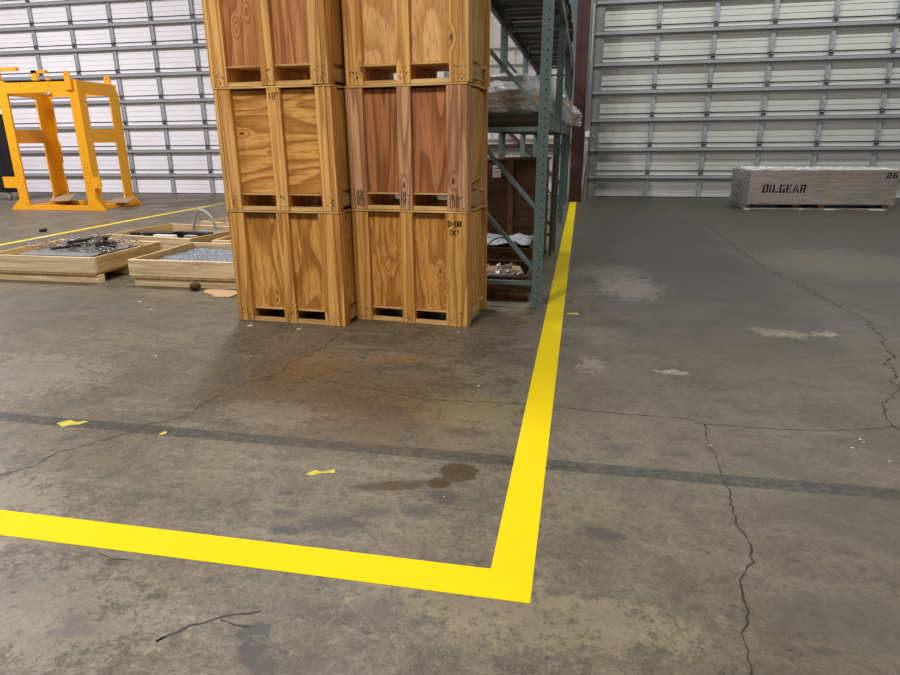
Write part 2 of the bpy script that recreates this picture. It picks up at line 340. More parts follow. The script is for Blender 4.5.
# ------------------------------------------------------------------ the setting
YW = 17.6
def ribbon(s, pts, w, jag=0.012, seg=0.03, z=0.0009):
    P = []
    for (a, b) in zip(pts[:-1], pts[1:]):
        L = math.dist(a, b); n = max(1, int(L/seg))
        for k in range(n):
            u = k/n; P.append((a[0]+(b[0]-a[0])*u, a[1]+(b[1]-a[1])*u))
    P.append(pts[-1]); Q = []
    for i, (x, y) in enumerate(P):
        j = 0 if i in (0, len(P)-1) else 1
        Q.append((x+random.uniform(-jag, jag)*j, y+random.uniform(-jag, jag)*j))
    pl = pr = None
    for i, q in enumerate(Q):
        a, b = Q[max(0, i-1)], Q[min(len(Q)-1, i+1)]
        d = Vector((b[0]-a[0], b[1]-a[1])); d = d.normalized() if d.length > 1e-6 else Vector((1, 0))
        ww = w*random.uniform(0.3, 1.1)/2
        l = (q[0]-d.y*ww, q[1]+d.x*ww, z); r = (q[0]+d.y*ww, q[1]-d.x*ww, z)
        if pl: s.face([pl, l, r, pr])
        pl, pr = l, r
fl = MB(); fl.box(-24, 17, -9, 20, -0.12, 0)
fl.cur = 1
for pts, ww, jg in (
    ([(-2.75,2.1),(-2.623,2.196),(-2.553,2.297),(-2.529,2.458),(-2.442,2.564),(-2.314,2.731),(-2.288,2.839),(-2.15,2.959),(-2.154,3.117),(-2.09,3.47),(-1.922,3.742),(-1.954,3.921),(-1.86,4.279),(-1.865,4.787)], .009, .008),
    ([(.728,3.382),(.704,3.182),(.711,2.885),(.706,2.683),(.685,2.443),(.701,2.275),(.687,2.168),(.624,2.054),(.614,1.948),(.62,1.891),(.573,1.778),(.553,1.615),(.5,1.3)], .0085, .008),
    ([(-1.9,3.72),(-1.4,3.6),(-.85,3.45),(-.5,3.47),(-.174,3.485),(.17,3.445),(.605,3.44),(.728,3.382),(1.007,3.382),(1.36,3.408),(1.634,3.495),(1.8,3.568),(2.6,3.7)], .007, .008),
    ([(2.219,12.744),(2.211,10.669),(2.177,8.934),(2.189,8.042),(2.277,7.376),(2.331,6.9),(2.351,6.4),(2.417,5.844),(2.329,5.195),(2.20,4.75),(2.143,4.696),(1.987,4.139)], .012, .035),
    ([(1.987,4.139),(1.717,3.708),(1.726,3.487)], .01, .02), ([(2.143,4.5),(2.25,4.1),(2.1,3.7)], .006, .02),
    ([(-3.1,4.1),(-2.6,3.85),(-2.2,3.78)], .003, .02),
    ([(3.5,13.6),(2.9,12.6),(2.6,11.6)], .01, .02),
    ([(-1.75,1.77),(-1.66,1.745),(-1.58,1.75)], .005, .003)):
    ribbon(fl, pts, ww, jg)
fl.cur = 3
ribbon(fl, [(-1.238,1.408),(-1.173,1.486),(-1.082,1.545),(-.975,1.593)], .012, .004)
ribbon(fl, [(-1.09,1.53),(-1.03,1.515),(-.98,1.52)], .012, .006)
ribbon(fl, [(-1.24,1.405),(-1.22,1.43)], .014, .002)
ribbon(fl, [(.499,2.22),(.545,2.19)], .005, .002)
fl.cur = 2
def blob(s, pts, z=0.0007):
    P = []
    n = len(pts)
    for i in range(n):
        a, b = pts[i], pts[(i+1) % n]
        for k in range(4):
            u = k/4; P.append((a[0]+(b[0]-a[0])*u+random.uniform(-.004, .004), a[1]+(b[1]-a[1])*u+random.uniform(-.004, .004), z))
    s.face(P)
blob(fl, [(-2.815,2.757),(-2.773,2.805),(-2.72,2.79),(-2.65,2.814),(-2.675,2.765),(-2.72,2.75),(-2.747,2.717)])
blob(fl, [(-1.205,2.475),(-1.181,2.519),(-1.14,2.510),(-1.11,2.525),(-1.086,2.546),(-1.072,2.51),(-1.132,2.495),(-1.168,2.468)])
blob(fl, [(-2.159,2.735),(-2.144,2.775),(-2.124,2.753),(-2.141,2.726)])
blob(fl, [(-.07,5.56),(.03,5.55),(.03,5.62),(-.07,5.60)])
fl.cur = 4
for (x, y, r_) in ((-.522,2.40,.008),(-.575,3.72,.02),(1.62,5.22,.03),(1.477,3.33,.02),(1.4,3.22,.015),(1.52,3.1,.01),(1.48,3.3,.012),(.71,3.12,.012),(-1.5,2.55,.01),(-3.0,3.9,.02),(.64,4.19,.022),(-2.3,4.0,.015),(-2.7,4.75,.05),(-2.25,4.72,.035),(-.92,4.85,.03),(-3.9,5.1,.03),(-4.2,5.35,.03)):
    r_ *= .6; fl.face([(x+r_*math.cos(a)*random.uniform(.6, 1.2), y+r_*math.sin(a)*random.uniform(.5, 1), .0011) for a in [k*math.pi/4 for k in range(8)]])
tag(fl.build('floor', [M['concrete'], M['crack'], M['old_yellow'], M['scuff'], M['white_speck']]), kind='structure')

tag(MB().box(-24, 17, -9, 20, 9.5, 9.7).build('ceiling', M['ceil']), kind='structure')
tag(MB().box(-24.2, -24, -9, 20, 0, 9.5).build('wall_left', M['shell']), kind='structure')
tag(MB().box(17, 17.2, -9, 20, 0, 9.5).build('wall_right', M['shell']), kind='structure')
tag(MB().box(-24, 17, -9.2, -9, 0, 9.5).build('wall_front', M['shell']), kind='structure')
# back wall: ribbed metal sheets between and above the two doors
bw = MB()
def ribs(x0, x1, z0, z1):
    x = x0
    while x < x1-1e-6:
        xe = min(x+0.3, x1)
        bw.box(x, xe-0.04, 17.85, 17.9, z0, z1); bw.box(xe-0.04, xe, 17.80, 17.9, z0, z1); x = xe
ribs(-3.35, 0.12, 0, 9.5); ribs(-24, -3.35, 6.6, 9.5); ribs(0.12, 17, 6.6, 9.5)
bw.box(-24, -20.5, 17.85, 17.9, 0, 6.6).box(14.5, 17, 17.85, 17.9, 0, 6.6)
wb = bw.build('wall_back', M['wall']); tag(wb, kind='structure')
MB().box(-3.3, -0.3, 17.62, 17.79, 1.24, 1.35).build('girt', M['rust_red'], wb)
for z in (1.45, 3.30, 3.70): MB().box(-3.3, -0.3, 17.76, 17.80, z, z+0.03).build('seam_strip', M['galv_dark'], wb)
MB().bar((-2.6, 17.5, 2.28), (-0.42, 17.5, 0.22), 0.09, 0.09, (0, 1, 0)).build('diagonal_brace', M['rust_red'], wb)

def sectional_door(name, x0, x1, struts, stile0, pitch, label):
    d = empty(name, (x0, YW, 0)); tag(d, kind='structure')
    if label: d['label'] = label
    def B(s): s.v = [(a-x0, b-YW, c) for a, b, c in s.v]; return s
    hs = [0.0]+[z+0.20 for z in struts]
    for k, (a, b) in enumerate(zip(hs[:-1], hs[1:])):
        s = MB(); z = a+0.004                                    # one section: a ribbed skin, its ribs are real relief
        n = 5; st = (b-a-0.008)/n
        for i in range(n):
            s.box(x0, x1, YW+0.02, YW+0.05, z+i*st, z+(i+1)*st-0.016)
            s.box(x0, x1, YW+0.036, YW+0.05, z+(i+1)*st-0.016, z+(i+1)*st)
        s.box(x0, x1, YW+0.012, YW+0.05, b-0.030, b-0.018)        # rolled section edge
        B(s).build('door_section', M['door_white' if name == 'door_1' else 'door_white_dim'], d)
        if k < len(hs)-2: B(MB().box(x0, x1, YW+0.010, YW+0.04, b-0.018, b+0.010)).build('joint_seal', M['seal'], d)
    for z in struts:                                             # horizontal strut: a hat channel with lips
        s = MB(); s.box(x0, x1, YW-0.078, YW-0.06, z, z+0.095); s.box(x0, x1, YW-0.078, YW+0.02, z+0.002, z+0.012); s.box(x0, x1, YW-0.078, YW+0.02, z+0.082, z+0.092)
        B(s).build('strut', M['galv'], d)
    xs = []; x = stile0
    while x < x1-0.4:
        if x > x0+0.25: xs.append(x)
        x += pitch
    for k, (a, b) in enumerate(zip(hs[:-1], hs[1:])):
        for x in xs:
            if x < -20 or x > 11 or k > 7: continue
            s = MB(); s.box(x-0.048, x+0.048, YW-0.028, YW+0.02, a+0.01, b-0.04); s.box(x-0.055, x-0.043, YW-0.044, YW+0.02, a+0.01, b-0.04)
            so = B(s).build('stile', M['galv'], d)
            h = MB(); h.box(x-0.05, x+0.05, YW-0.05, YW-0.028, b-0.075, b-0.035); h.tube([(x-0.045, YW-0.05, b-0.03), (x+0.045, YW-0.05, b-0.03)], 0.014, 6)
            h.box(x-0.025, x+0.025, YW-0.045, YW-0.028, b-0.03, b+0.03)
            B(h).build('hinge', M['hinge'], so)
    for xa, xb in ((x0, x0+0.22), (x1-0.22, x1)):
        B(MB().box(xa, xb, YW-0.04, YW+0.02, 0.005, hs[-1])).build('end_stile', M['galv_dark'], d)
    B(MB().box(x0, x1, YW-0.01, YW+0.03, 0.0, 0.02)).build('bottom_seal', M['seal'], d)
    return d
SL = [0.493, 1.183, 1.87, 2.58, 3.29, 4.005, 4.628, 5.255, 5.95]
SR = [0.467, 1.15, 1.868, 2.53, 3.18, 3.89, 4.575, 5.27, 5.95]
sectional_door('door_1', -20.4, -3.45, SL, -15.91, 1.2915, None)
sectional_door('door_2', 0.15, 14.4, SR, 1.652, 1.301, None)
tr = MB(); tr.box(-0.02, 0.10, 17.44, 17.58, 0, 6.6).box(0.10, 0.13, 17.40, 17.46, 0, 6.6)
to = tr.build('trim_1', M['galv_dark']); tag(to, kind='structure')
s = MB()
for i in range(14): s.box(-0.06, -0.02, 17.46, 17.52, 0.3+i*0.45, 0.42+i*0.45)
s.build('track_bracket', M['hinge'], to)
tag(MB().box(-3.60, -3.36, 17.44, 17.58, 0, 6.6).build('trim_2', M['galv_dark']), kind='structure')

# red steel column
co = empty('steel_column', (-0.14, 16.3, 0)); tag(co, 'dark red painted steel building column beside the right door', 'column')
co['kind'] = 'structure'; co.name = 'trim_3'
MB().box(-0.15, 0.15, -0.15, -0.13, 0, 9.5).box(-0.15, 0.15, 0.13, 0.15, 0, 9.5).box(-0.008, 0.008, -0.13, 0.13, 0, 9.5).build('flange', M['rust_red'], co)
MB().box(-0.16, 0.16, -0.17, 0.17, 0.0005, 0.02).build('base_plate', M['rust_red'], co)

# junction box and conduit on the jamb
jb = empty('junction_box', (0.085, 17.36, 1.58)); tag(jb, 'small white junction box with grey conduit on the jamb beside the red column', 'junction box')
MB().box(-0.055, 0.055, -0.05, 0.06, -0.07, 0.07).build('box_body', M['white_box'], jb, bevel=0.006)
MB().tube([(0, 0, -0.07), (0, 0, -0.5), (-0.01, -0.01, -0.75), (-0.05, -0.03, -1.05), (-0.07, -0.03, -1.3), (-0.075, -0.03, -1.575)], 0.016, 8).build('conduit', M['pvc'], jb, smooth=True)
MB().tube([(-0.04, 0.0, -0.07), (-0.045, 0, -0.8), (-0.05, 0.02, -1.575)], 0.012, 8).build('conduit', M['pvc'], jb, smooth=True)
MB().tube([(0.0, 0.03, 0.07), (0.0, 0.03, 3.0)], 0.010, 8).build('conduit', M['pvc'], jb, smooth=True)

# ------------------------------------------------------------------ floor lines
s = MB(); x0, x1, y0, yi = -0.254, -0.099, 1.795, 1.950
L = [(-5.2, y0), (x1, y0), (x1, 16.05), (x0, 16.05), (x0, yi), (-5.2, yi)]
s.prism(L, 0.0002, 0.0016, 'z')
tag(s.build('floor_tape', M['tape']), 'wide bright yellow L-shaped marking tape with its corner in the foreground floor', 'floor tape')
s = MB(); s.prism([(-8.76, 6.0), (-8.66, 6.0), (-8.76, 11.4), (-8.76, 17.3), (-8.88, 17.3), (-8.88, 11.4)], 0.0002, 0.0014, 'z')
tag(s.build('floor_tape', M['far_tape']), 'thin worn yellow floor line running past the yellow steel frame', 'floor tape')

# ------------------------------------------------------------------ wooden crates
def strokes(lines, w, place, out):
    for ln in lines:
        for a, b in zip(ln[:-1], ln[1:]):
            d = Vector((b[0]-a[0], b[1]-a[1])); 
            if d.length < 1e-6: continue
            d.normalize(); n = Vector((-d.y, d.x))*w/2; e = d*w/2
            A = Vector(a)-e; Bv = Vector(b)+e
            out.face([place(*(A+n)), place(*(Bv+n)), place(*(Bv-n)), place(*(A-n))])
GL = {'D': [[(0,0),(0,1),(.4,1),(.6,.7),(.6,.3),(.4,0),(0,0)]], '-': [[(.1,.5),(.5,.5)]], '0': [[(.1,0),(0,.3),(0,.7),(.1,1),(.5,1),(.6,.7),(.6,.3),(.5,0),(.1,0)]],
      '8': [[(.1,.5),(.5,.5),(.6,.75),(.5,1),(.1,1),(0,.75),(.1,.5),(0,.25),(.1,0),(.5,0),(.6,.25),(.5,.5)]], 'O': [[(.1,0),(0,.3),(0,.7),(.1,1),(.5,1),(.6,.7),(.6,.3),(.5,0),(.1,0)]],
      'K': [[(0,0),(0,1)],[(.6,1),(0,.45),(.6,0)]], '1': [[(.2,.8),(.35,1),(.35,0)]], '"': [[(.1,.75),(.1,1)],[(.35,.75),(.35,1)]], '?': [[(.1,.8),(.3,1),(.5,.8),(.3,.5),(.3,.3)]]}
def write(txt, x, z, h, wl, place, out):
    for ch in txt:
        strokes([[(x+px*h*0.9, z+pz*h) for px, pz in ln] for ln in GL[ch]], wl, place, out); x += h*0.78

CR_W, CR_D, CR_H = 1.0, 0.655, 0.952
def crate(x, y, z, rz, panel, post, side, label, extra=(), seed=0, mid=0.43, op=0.125, rw=0.18):
    rnd = random.Random(seed)
    c = empty('wooden_crate', (x, y, z), rz); tag(c, label, 'crate', 'plywood crates in the two tall stacks')
    W, D, H = CR_W, CR_D, CR_H; e = 0.002
    MB().box(0.045, W-0.045, 0.045, 0.058, op, H-0.03).build('front_panel', M[panel], c)
    MB().box(0.045, W-0.045, D-0.058, D-0.045, op, H-0.03).build('back_panel', M[panel], c)
    MB().box(0.03, 0.043, 0.05, D-0.05, 0.125, H-0.03).build('side_panel', M[side], c)
    MB().box(W-0.043, W-0.03, 0.05, D-0.05, 0.125, H-0.03).build('side_panel', M[side], c)
    MB().box(0.02, W-0.02, 0.03, D-0.03, op-0.017, op-0.003).build('deck', M['rail'], c)
    MB().box(-0.001, W+0.001, -0.004, D+0.004, H-0.016, H-e).build('lid', M['rail'], c, bevel=0.002)
    # posts; nail heads as small dark spots at their feet
    def post_(xa, xb, ya, yb, nails=True, split=None, marks=None):
        s = MB()
        if split:
            s.box(xa, split-0.0015, ya, yb, e, H-0.017); s.box(split+0.0015, xb, ya+0.003, yb, e, H-0.017)
        else: s.box(xa, xb, ya, yb, e, H-0.017)
        s.cur = 1
        if nails:
            for k in range(14):
                s.disc((xa+(xb-xa)*rnd.uniform(.2, .8), ya-0.0012 if ya < .1 else yb+0.0012, rnd.uniform(0.02, 0.12)), 0.0048, 'y', 6)
        o = s.build('post', [M[post], M['brown_ink']], c)
        return o
    pl = [post_(0.0, 0.145, 0.0, 0.044, split=0.035), post_(mid, mid+0.108, 0.0, 0.044), post_(W-rw, W, 0.0, 0.044, split=W-0.045),
          post_(0.0, 0.14, D-0.044, D), post_(mid, mid+0.108, D-0.044, D), post_(W-0.14, W, D-0.044, D)]
    # side boards
    for s_ in (0, 1):
        xa, xb = (0.0, 0.028) if s_ == 0 else (W-0.028, W)
        MB().box(xa, xb, 0.046, 0.115, e, H-0.017).build('side_board', M[post], c)
        MB().box(xa+(0.0 if s_ else 0.006), xb-(0.006 if s_ else 0.0), 0.117, 0.40, 0.155, H-0.03).build('side_board', M[side], c)
        MB().box(xa, xb, 0.117, 0.40, 0.03, 0.125).build('side_rail', M['tray_y'], c)
    for ya in (0.012, D-0.05):
        MB().box(0.146, mid-0.002, ya, ya+0.038, e, 0.032).build('bottom_rail', M['rail'], c); MB().box(mid+0.11, W-rw-0.002 if ya < .1 else W-0.142, ya, ya+0.038, e, 0.032).build('bottom_rail', M['rail'], c)
    for xr in (0.05, mid, W-0.15): MB().box(xr, xr+0.09, 0.052, D-0.052, e, op-0.019).build('runner', M['post_y'], c)
    fp = lambda u, v: (u, -0.0016, v)
    for kind, args in extra:
        s = MB()
        if kind == 'write': write(*args, fp, s); s.build('handwriting', M['ink'], pl[1] if args[1] < 0.7 else pl[2])
        if kind == 'tally':
            xa, za, h, n, gap = args
            for k in range(n): strokes([[(xa+k*gap, za+rnd.uniform(-.01, .01)), (xa+k*gap+rnd.uniform(-.004, .004), za+h+rnd.uniform(-.015, .015))]], 0.006, fp, s)
            s.build('pen_mark', M['ink'], pl[0] if xa < .3 else pl[1] if xa < .7 else pl[2])
        if kind == 'side':
            fx = lambda u, v: (W+0.0012, u, v)
            strokes([[(0.14, 0.20), (0.36, 0.225)], [(0.18, 0.19), (0.185, 0.16)], [(0.25, 0.195), (0.255, 0.17)], [(0.34, 0.22), (0.34, 0.17)]], 0.010, fx, s)
            s.build('pen_mark', M['ink'], c)
    return c
A0 = (-2.884, 4.906); B0 = (-1.848, 5.097)
H1 = CR_H
crate(A0[0], A0[1], 0.0, -3.0, 'ply_o', 'post_y', 'ply_side', 'amber wooden crate on the floor under the left stack, beside the low pallet trays', (), 1, mid=0.445)
crate(A0[0]-0.005, A0[1]-0.008, H1, -2.7, 'ply_h', 'post_a', 'ply_side', 'wooden crate with horizontally grained yellow plywood, middle of the left stack', (('write', ('18"', 0.475, 0.855, 0.045, 0.006)),), 2, op=0.14, mid=0.465, rw=0.13)
crate(A0[0]-0.014, A0[1]-0.012, 2*H1, -3.2, 'ply_red', 'post_a', 'ply_side', 'topmost crate of the left stack, reddish knotty plywood cut off by the picture top', (), 3, op=0.155, mid=0.445, rw=0.14)
crate(B0[0]-0.018, B0[1], 0.0, -5.9, 'ply_o2', 'post_y', 'ply_side', 'wooden crate on the floor under the right stack with black handwriting on its right post',
      (('write', ('D-08', 0.845, 0.835, 0.036, 0.009)), ('write', ('OK?', 0.86, 0.765, 0.036, 0.006))), 4, mid=0.43)
crate(B0[0]-0.016, B0[1]-0.006, H1, -5.6, 'ply_redd', 'post_r', 'ply_side', 'wooden crate with dark reddish plywood, middle of the right stack',
      (('tally', (0.06, 0.035, 0.11, 4, 0.016)), ('tally', (0.45, 0.05, 0.08, 3, 0.018)), ('tally', (0.86, 0.03, 0.10, 5, 0.018)), ('side', ())), 5, mid=0.435, op=0.14, rw=0.165)
crate(B0[0]-0.004, B0[1]-0.004, 2*H1, -6.1, 'ply_tan', 'post_a', 'ply_side', 'topmost crate of the right stack, pale tan plywood with pine posts', (), 6, mid=0.43, op=0.155, rw=0.15)

# ------------------------------------------------------------------ yellow steel frame (left)
yf = empty('fabricated_stand', (-11.9, 12.94, 0)); tag(yf, 'large bright yellow fabricated steel frame standing before the left sectional door', 'frame')
def leg_plate(sx, y0, y1, name='leg'):
    # outline of the left leg in x, z; mirrored for the right one
    P = [(-1.32, 0.0), (-0.80, 0.0), (-0.80, 2.81), (-1.03, 2.81), (-1.03, 0.75), (-1.38, 0.75), (-1.38, 0.50), (-1.05, 0.50), (-1.03, 0.44), (-1.03, 0.25)] if y0 < 0.5 else \
        [(-1.32, 0.0), (-0.80, 0.0), (-0.80, 0.7), (-0.84, 0.72), (-0.84, 1.0), (-0.80, 1.02), (-0.80, 1.5), (-0.84, 1.52), (-0.84, 1.72), (-0.80, 1.75), (-0.80, 2.62), (-1.03, 2.62), (-1.03, 0.25)]
    if sx > 0: P = [(-x*(1.0 if x > -1.2 else (1.22/1.38 if x < -1.35 else 1.24/1.32)), z) for x, z in P][::-1]
    s = MB().prism(P, y0, y1, 'y'); s.cur = 1
    if y0 < 0.5:
        for (hx, hz) in ((.86,.45),(.95,.45),(.86,.62),(.95,.62),(.86,.8),(.91,.86),(.97,.82),(.88,.95),(.95,.95),(.9,1.02),(.92,1.35),(.9,2.3),(.86,.16),(.86,.1),(1.15,.55),(1.2,.7),(.88,.55),(.95,.72)):
            s.disc((sx*hx, y0-0.0015, hz), 0.013, 'y', 8)
    return s.build(name, [M['fr_yellow'], M['hole']], yf)
for sx in (-1, 1):
    leg_plate(sx, 0.0, 0.03); leg_plate(sx, 1.261, 1.291)
    # side panel, a plate with two windows: rails and stiles joined into one mesh
    xo = sx*1.02; xi = sx*0.99; xa, xb = min(xo, xi), max(xo, xi)
    s = MB()
    s.box(xa, xb, 0.031, 0.24, 0.25, 2.80).box(xa, xb, 1.0, 1.26, 0.25, 2.78)
    s.box(xa, xb, 0.24, 1.0, 2.52, 2.79).box(xa, xb, 0.24, 1.0, 1.49, 1.79)
    s.prism([(0.031, 0.0), (0.45, 0.0), (0.12, 0.25), (0.031, 0.25)], xa, xb, 'x')
    s.prism([(0.85, 0.0), (1.60, 0.0), (1.26, 0.25), (1.0, 0.25)], xa, xb, 'x')
    s.build('side_panel', M['fr_yellow'], yf)
    MB().box(min(sx*0.80, sx*1.0), max(sx*0.80, sx*1.0), 0.101, 1.20, 0.001, 0.03).box(min(sx*0.9, sx*0.98), max(sx*0.9, sx*0.98), 0.101, 1.20, 0.03, 0.09).build('base_side', M['fr_yellow'], yf)
s = MB(); s.box(-0.80, 0.80, 0.0, 0.03, 2.56, 2.81).box(-0.80, 0.80, 0.0, 0.14, 2.78, 2.81); s.cur = 1
for hx in (-.62, -.42, -.4, -.05, .15, -.2, .35): s.disc((hx, -0.0015, 2.68+0.05*math.sin(hx*9)), 0.012, 'y', 8)
s.build('top_beam', [M['fr_yellow'], M['hole']], yf)
MB().box(-0.80, 0.80, 1.261, 1.291, 2.55, 2.75).build('rear_beam', M['fr_yellow'], yf)
MB().box(-0.80, 0.80, 0.0, 0.10, 0.001, 0.10).build('base_bar', M['fr_yellow'], yf)
MB().box(-0.80, 0.80, 1.21, 1.29, 0.001, 0.10).build('base_bar', M['fr_yellow'], yf)
def lug(x, y, w_, z0, z1, hole=True):
    P = [(x-w_/2, z0), (x+w_/2, z0), (x+w_/2, z1-w_*0.4), (x+w_*0.2, z1), (x-w_*0.2, z1), (x-w_/2, z1-w_*0.4)]
    s = MB().prism(P, y, y+0.03, 'y'); s.cur = 1
    if hole: s.disc((x, y-0.0015, z1-w_*0.5), 0.016, 'y')
    s.build('lifting_lug', [M['fr_yellow'], M['hole']], yf)
lug(0.84, -0.031, 0.15, 2.60, 2.985); lug(0.95, 1.08, 0.16, 2.782, 2.98); lug(-0.95, 1.08, 0.16, 2.782, 2.98); lug(0.24, 0.10, 0.14, 2.812, 2.87)
MB().box(-0.10, 0.04, 0.03, 0.07, 2.812, 3.02).box(-0.10, 0.26, 0.03, 0.12, 2.96, 3.02).build('top_bracket', M['fr_yellow'], yf)
MB().box(-1.03, -0.93, 0.03, 0.08, 2.812, 3.04).box(-1.10, -0.47, 0.03, 0.12, 3.03, 3.10).build('top_bracket', M['fr_yellow'], yf)

# cardboard scraps on the frame's base
def scrap(x, y, z, rz, w_, d, tilt, label, mat='carddark'):
    o = MB().prism([(0, 0), (w_, 0.03), (w_*0.95, d), (w_*0.1, d*0.85)], 0, 0.012, 'z').build('cardboard_piece', M[mat]); o.location = (x, y, z); o.rotation_euler = (R(tilt), 0, R(rz)); tag(o, label, 'cardboard', 'cardboard scraps on the yellow frame')
scrap(-12.95, 13.75, 0.10, 8, 0.55, 0.42, 22, 'brown cardboard piece leaning inside the left foot of the yellow frame')
scrap(-11.20, 13.65, 0.10, -6, 0.60, 0.35, 18, 'brown cardboard piece lying across the right foot of the yellow frame')

# dark machine cabinet on casters at the picture's left edge
mc = empty('machine_cabinet', (-15.4, 14.9, 0)); tag(mc, 'black cabinet on casters behind the yellow frame at the left edge', 'cabinet')
MB().box(-0.9, 0.25, 0, 0.5, 0.22, 2.2).box(-0.86, 0.21, 0.04, 0.46, 2.2, 2.24).build('body', M['black'], mc, bevel=0.01)
MB().box(-0.86, 0.21, -0.012, -0.001, 0.30, 2.12).build('door', M['black'], mc)
for cx_ in (-0.75, 0.15):
    for cy_ in (0.08, 0.42):
        MB().tube([(cx_-0.03, cy_, 0.06), (cx_+0.03, cy_, 0.06)], 0.058, 12).build('caster', M['junk'], mc)
        MB().box(cx_-0.04, cx_+0.04, cy_-0.04, cy_+0.04, 0.12, 0.22).build('caster_fork', M['galv'], mc)

o = MB().box(-0.05, 0.05, -0.03, 0.03, 0.001, 0.05).tube([(-0.06, 0, .03), (0.07, 0.02, .05)], .02, 8).build('metal_part', M['darkjunk']); o.location = (-9.25, 9.6, 0); tag(o, 'small dark metal part lying on the floor beside the thin yellow line', 'metal part')

# ------------------------------------------------------------------ low pallet trays
def tray(x, y, rz, W, D, label, name='pallet_tray', h=0.29, mats=('tray', 'tray_y')):
    c = empty(name, (x, y, 0), rz); tag(c, label, 'pallet tray', 'low open pallet trays')
    fm, sm = M[mats[0]], M[mats[1]]
    MB().box(0, W, 0, 0.038, 0.115, h).build('front_board', fm, c, bevel=0.002)
    MB().box(0, W, D-0.038, D, 0.115, h).build('back_board', fm, c, bevel=0.002)
    MB().box(0, 0.038, 0.039, D-0.039, 0.115, h).build('side_board', sm, c, bevel=0.002)
    MB().box(W-0.038, W, 0.039, D-0.039, 0.115, h).build('side_board', sm, c, bevel=0.002)
    s = MB(); n = 8; q = (W-0.03)/n
    for i in range(n): s.box(0.015+i*q, 0.015+(i+1)*q-0.006, 0.004, D-0.004, 0.092, 0.113)
    s.build('deck', sm, c)
    for yy in (0.03, D/2-0.045, D-0.12):
        MB().box(0.03, W+0.0, yy, yy+0.09, 0.001, 0.091).build('skid', fm, c, bevel=0.002)
    return c
tray(-6.66, 6.0, 0, 1.46, 1.2, 'nearest low pallet tray at the left edge, heaped with a tangle of rods')
tray(-4.76, 5.97, 0, 1.44, 1.22, 'low pallet tray just left of the tall crate stacks, with silvery mesh inside')
tray(-4.96-1.45*math.cos(R(10)), 7.43+1.45*math.sin(R(10)), -10, 1.45, 1.2, 'middle pallet tray behind the front two, holding dark bars and a hose loop')
tray(-4.60, 7.36, 1, 1.3, 1.1, 'pallet tray mostly hidden behind the crate stacks, only its left corner visible', mats=('tray', 'tray_y'))
tray(-5.9, 9.18, -16, 1.2, 1.2, 'farthest pallet tray behind the grey hose loop')

# contents of the near-left tray
o = MB().box(0, 0.95, 0, 0.80, 0, 0.05).build('grey_slab', M['lead'], bevel=0.004); o.location = (-6.28, 6.10, 0.240); tag(o, 'flat grey slab lying in the nearest left pallet tray', 'slab')
o = MB().box(0, 0.95, 0, 0.80, 0, 0.125).build('packing_block', M['carddark']); o.location = (-6.28, 6.10, 0.114); tag(o, 'brown packing block under the grey slab in the nearest left tray', 'block')
s = MB(); rr = random.Random(3)
for k in range(56):
    p = Vector((rr.uniform(-.42, .46), rr.uniform(-.24, .38), rr.uniform(.01, .08))); a = rr.uniform(0, 6.28); pts = []
    for j in range(9):
        pts.append(tuple(p)); a += rr.uniform(-.9, .9); p = p + Vector((math.cos(a)*.05, math.sin(a)*.04, rr.uniform(-.025, .035))); p.z = max(.008, min(.16, p.z))
    s.tube(pts, 0.006, 5)
o = s.build('wire_tangle', M['junk'], smooth=True); o.location = (-5.74, 6.55, 0.291); tag(o, 'tangled heap of dull steel wires and rods on the grey slab', 'wire')
for k, (x, y, z, a, l_) in enumerate(((-5.78, 6.36, .335, 25, .42), (-5.66, 6.47, .395, 38, .40), (-5.86, 6.70, .345, 10, .36))):
    o = MB().box(-l_/2, l_/2, -.02, .02, 0, .03).build('steel_bar', M['darkjunk'], bevel=.003); o.location = (x, y, z); o.rotation_euler = (0, R(-6), R(a))
    tag(o, ('lowest dark steel bar on the front edge of the wire heap', 'dark steel bar sloping highest across the wire heap', 'short dark steel bar at the back of the wire heap')[k], 'steel bar', 'steel bars in the wire heap')
vb = empty('valve_fitting', (-5.43, 6.50, 0.291), 20); tag(vb, 'rusty dark valve fitting at the right end of the wire heap', 'valve')
vbb = MB().tube([(-.10, 0, .05), (.10, 0, .05)], .045, 12).tube([(0, 0, .05), (0, 0, .16)], .03, 10).build('valve_body', M['darkjunk'], vb)
MB().tube([(0, 0, .155), (0, 0, .175)], .055, 12).build('hand_wheel', M['junk'], vbb)

# silvery sheet in the tray next to the crates
def sheet(name, x0, x1, y0, y1, z, amp, k, mat, label, cat, rz=0, loc=None, nx=60, ny=50, th=0.004):
    cx, cy = (x0+x1)/2, (y0+y1)/2
    s = grid(nx, ny, lambda u, v: (x0-cx+(x1-x0)*u, y0-cy+(y1-y0)*v, amp*(1+sn((u*(x1-x0))*k, (v*(y1-y0))*k, 0.3))))
    o = s.build(name, mat, smooth=True); o.location = (cx, cy, z); o.rotation_euler = (0, 0, R(rz)); so = o.modifiers.new('thickness', 'SOLIDIFY'); so.thickness = th
    tag(o, label, cat); return o
mm = NT('expanded_metal'); v_ = mm.coords((1, 1, 1)); vr = mm.n('ShaderNodeTexVoronoi', feature='DISTANCE_TO_EDGE'); mm.l(v_, vr.inputs['Vector']); vr.inputs['Scale'].default_value = 22
mm.l(mm.mix(mm.ramp(vr.outputs['Distance'], 0.03, 0.16), lin(150, 154, 162), lin(92, 97, 106)), mm.b.inputs['Base Color']); mm.b.inputs['Roughness'].default_value = 0.5; mm.b.inputs['Metallic'].default_value = 0.1
mm.bump(vr.outputs['Distance'], 0.5, 0.01); M['bubble'] = mm.m
